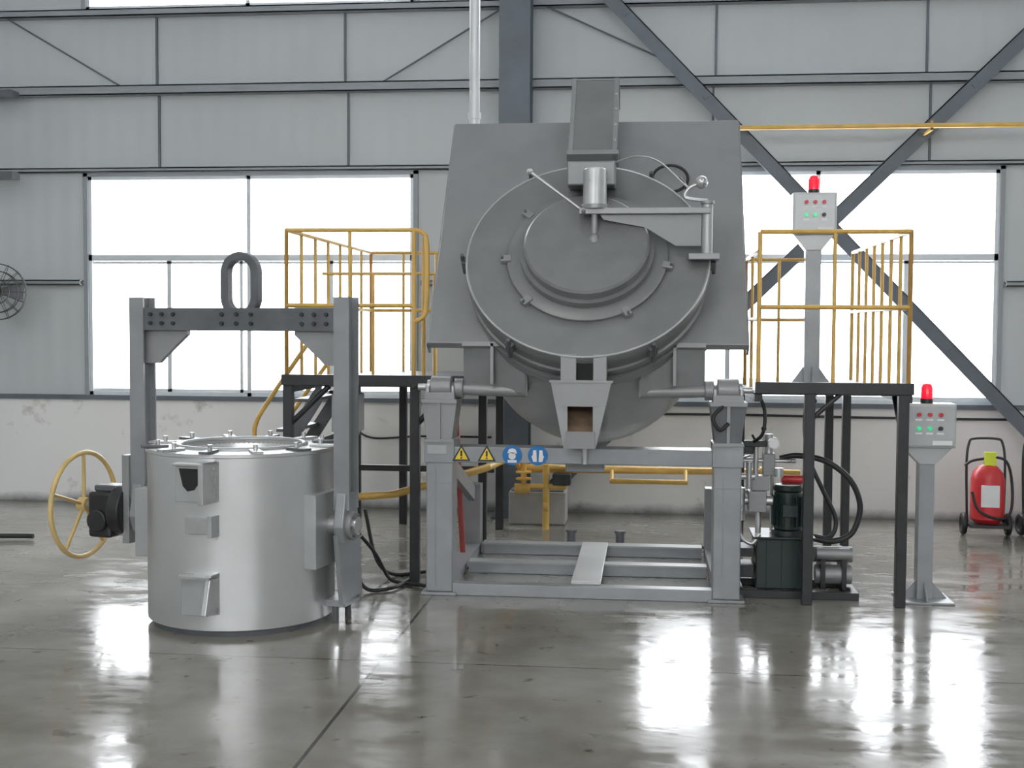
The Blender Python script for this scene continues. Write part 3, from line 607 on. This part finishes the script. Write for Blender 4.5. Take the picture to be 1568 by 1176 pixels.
# ------------------------------------------------------------------ gas train under platform
Gt = G('gas_pipe_train', (0, 0, 0)); y1 = 11.1; y2 = 10.95; zm = .525
tube(Gt, 'main_line', [(-2.75, 9.2, .45), (-2.2, 9.2, .50), (-1.9, 9.25, .52), (-1.25, 9.75, .68), (-1.15, 10.6, .68), (-1.12, y1, zm), (1.35, y1, zm)], .028, YELG, smooth=False)
tube(Gt, 'branch_line', [(-.3, y1, zm), (-.3, y2, zm-.085), (.35, y2, zm-.085), (.35, y1-.03, zm)], .018, YELG, smooth=False)
cyls(Gt, 'drop_leg', [((-.88, y2, .0), (-.88, y2, .58), .03), ((-1.08, y2, .38), (-1.08, y2, .60), .025), ((-1.13, y2, .38), (-.7, y2, .38), .025), ((-.88, y2, .56), (-.62, y1, zm), .025)], YELG)
cyls(Gt, 'flanges', [((-1.16, y2, .36), (-1.02, y2, .36), .045), ((-1.08, y2, .44), (-1.08, y2, .455), .07), ((-1.08, y2, .50), (-1.08, y2, .515), .07), ((-.90, y2, .2), (-.86, y2, .2), .05), ((.6, y1, zm), (.62, y1, zm), .05), ((1.0, y1, zm), (1.02, y1, zm), .05)], YELG)
box(Gt, 'regulator', (-.82, y2-.07, .40), (-.66, y2+.07, .50), BLACK, bevel=.01)
cyls(Gt, 'supports', [((1.2, y1, 0), (1.2, y1, zm), .015)], YELG)
g = G('concrete_plinth', (-.98, 11.33, 0)); box(g, 'block', (-.26, -.15, .0), (.26, .18, .30), CONC, bevel=.015)
box(g, 'cap_plate', (-.24, -.13, .30), (.24, .16, .31), DGREY)
g = G('red_pipe_riser', (-1.44, 9.30, 0))
cyl(g, 'red_riser', (0.06, 0, .04), (0, 0, 1.22), .022, DRED); cyl(g, 'riser_foot', (.06, 0, 0), (.06, 0, .04), .05, DRED); cyl(g, 'riser_cap', (0, 0, 1.22), (0, 0, 1.26), .028, SILV2)

# ------------------------------------------------------------------ fire extinguisher trolleys
def extinguisher(x, y, rz=0):
    g = G('wheeled_fire_extinguisher', (x, y, 0), rz)
    lathe(g, 'tank', [(0, .12), (.10, .12), (.14, .16), (.14, .50), (.125, .56), (.08, .61), (.04, .63), (.035, .66), (0, .66)], RED, seg=40)
    box(g, 'label', (-.075, -.143, .27), (.075, -.125, .46), WHITE)
    cyl(g, 'valve', (0, 0, .66), (0, 0, .72), .03, SILV2); box(g, 'valve_tag', (-.04, -.05, .62), (.06, -.03, .74), TAGY)
    tube(g, 'frame', [(-.15, .08, .1), (-.16, .1, .6), (-.14, .12, .80), (-.09, .13, .84), (.09, .13, .84), (.14, .12, .80), (.16, .1, .6), (.15, .08, .1)], .011, BLACK)
    boxes(g, 'cradle', [((-.16, -.15, .09), (.16, .12, .115))], BLACK)
    tube(g, 'hose', [(.02, -.03, .70), (.14, -.06, .66), (.19, -.06, .45), (.17, -.1, .22), (.05, -.155, .18), (-.10, -.155, .25), (-.15, -.12, .40)], .012, RUBBER)
    tube(g, 'hose_2', [(-.02, 0, .68), (-.14, -.04, .66), (-.2, -.05, .62)], .012, RUBBER)
    for s in (-1, 1):
        torus(g, 'wheel_%d' % s, .075, .024, RUBBER, TR(s*.185, .05, .10) @ RY(90), seg=32); cyl(g, 'wheel_disc_%d' % s, (s*.175, .05, .10), (s*.195, .05, .10), .06, BLACK)
    cyl(g, 'axle', (-.2, .05, .10), (.2, .05, .10), .012, BLACK)
extinguisher(2.95, 11.1, -4); extinguisher(3.45, 11.15, 6)

# ------------------------------------------------------------------ wall fan
g = G('industrial_wall_fan', (-6.27, 11.45, 2.11), 20)
FT = RX(90)
for k, (r, y) in enumerate([(.27, 0), (.27, -.06), (.2, -.085), (.12, -.10), (.06, -.105), (.2, .05)]):
    torus(g, 'cage_ring_%d' % k, r, .005, BLACK, TR(0, y, 0) @ FT, seg=48, rs=6)
for k in range(16):
    T = RY(k*22.5)
    tube(g, 'cage_wire_%d' % k, [(.03, -.105, 0), (.2, -.085, 0), (.27, -.05, 0), (.27, .01, 0), (.2, .05, 0), (.06, .06, 0)], .003, BLACK, T=T)
for k in range(3):
    poly(g, 'blade_%d' % k, [(.03, -.03, -.03), (.24, -.045, -.08), (.25, .0, .08), (.03, 0, .04)], (0, .004, 0), DGREY, RY(k*120))
cyl(g, 'motor', (0, .10, 0), (0, -.02, 0), .05, BLACK); cyl(g, 'arm', (0, .06, 0), (-.2, .5, -.05), .02, BLACK)
cyl(g, 'hub_cap', (0, -.11, 0), (0, -.10, 0), .035, SAFEY)

# ------------------------------------------------------------------ floor cables, crowbar, wall cable
g = G('floor_cable')
tube(g, 'cable_1', [(-1.95, 8.35, .35), (-1.86, 8.4, .22), (-1.78, 8.45, .05), (-1.7, 8.42, .02), (-1.55, 8.36, .02), (-1.45, 8.3, .02)], .013, RUBBER)
tube(g, 'cable_2', [(-1.98, 8.6, .5), (-1.9, 8.6, .15), (-1.8, 8.7, .02), (-1.6, 8.8, .02), (-1.3, 9.0, .02)], .013, RUBBER)
tube(g, 'cable_3', [(-1.95, 8.2, .10), (-1.85, 8.15, .02), (-1.7, 8.25, .02), (-1.62, 8.6, .02)], .013, RUBBER)
tube(g, 'cable_4', [(.1, 10.1, .02), (.3, 9.95, .03), (.45, 10.1, .02), (.6, 10.0, .02), (.7, 9.8, .02)], .013, RUBBER)
g = G('crowbar'); tube(g, 'bar', [(-5.6, 9.75, .03), (-5.2, 9.8, .03), (-5.08, 9.8, .03)], .02, RUBBER)
g = G('wall_cable'); tube(g, 'conduit', [(.1, YB-.03, .97), (1.0, YB-.03, .97), (2.2, YB-.04, .96), (3.6, YB-.04, .96), (6, YB-.04, .98)], .012, RUBBER)
tube(g, 'conduit_2', [(-3.0, YB-.02, 1.0), (-2.9, YB-.02, .85), (-2.7, YB-.02, .7), (-2.2, YB-.02, .72), (-1.5, YB-.02, .72)], .010, RUBBER)

# ------------------------------------------------------------------ lights
for i, (x, y) in enumerate([(-6, 3), (-2, 3), (4, 3), (-6, -3), (-2, -3), (4, -3)]):  # unseen lamps, added to brighten the interior
    g = G('added_ceiling_lamp', (x, y, 7.3))
    lathe(g, 'reflector', [(.08, .25), (.28, 0), (.27, 0), (.07, .24)], LGREY, seg=24)
    cyl(g, 'stem', (0, 0, .25), (0, 0, .7), .02, DGREY)
    ld = bpy.data.lights.new('added_ceiling_light', 'AREA'); ld.shape='DISK'; ld.size = .5; ld.energy = 60; ld.color = (1, .98, .95)
    lo = bpy.data.objects.new('added_ceiling_light', ld); lo.location = (0, 0, -.02); lo.parent = g.e; sc.collection.objects.link(lo)
w = bpy.data.worlds.new('World'); sc.world = w; w.use_nodes = True
bg = w.node_tree.nodes['Background']; bg.inputs['Color'].default_value = (.93, .965, 1, 1); bg.inputs['Strength'].default_value = 8.0

# ------------------------------------------------------------------ camera
cd = bpy.data.cameras.new('camera'); cam = bpy.data.objects.new('camera', cd); sc.collection.objects.link(cam)
cd.sensor_width = 36; cd.lens = 36*1900/1568
cam.matrix_world = TR(0, 0, 1.8) @ RZ(6.2) @ RX(90-2.65) @ RZ(0.3)
sc.camera = cam
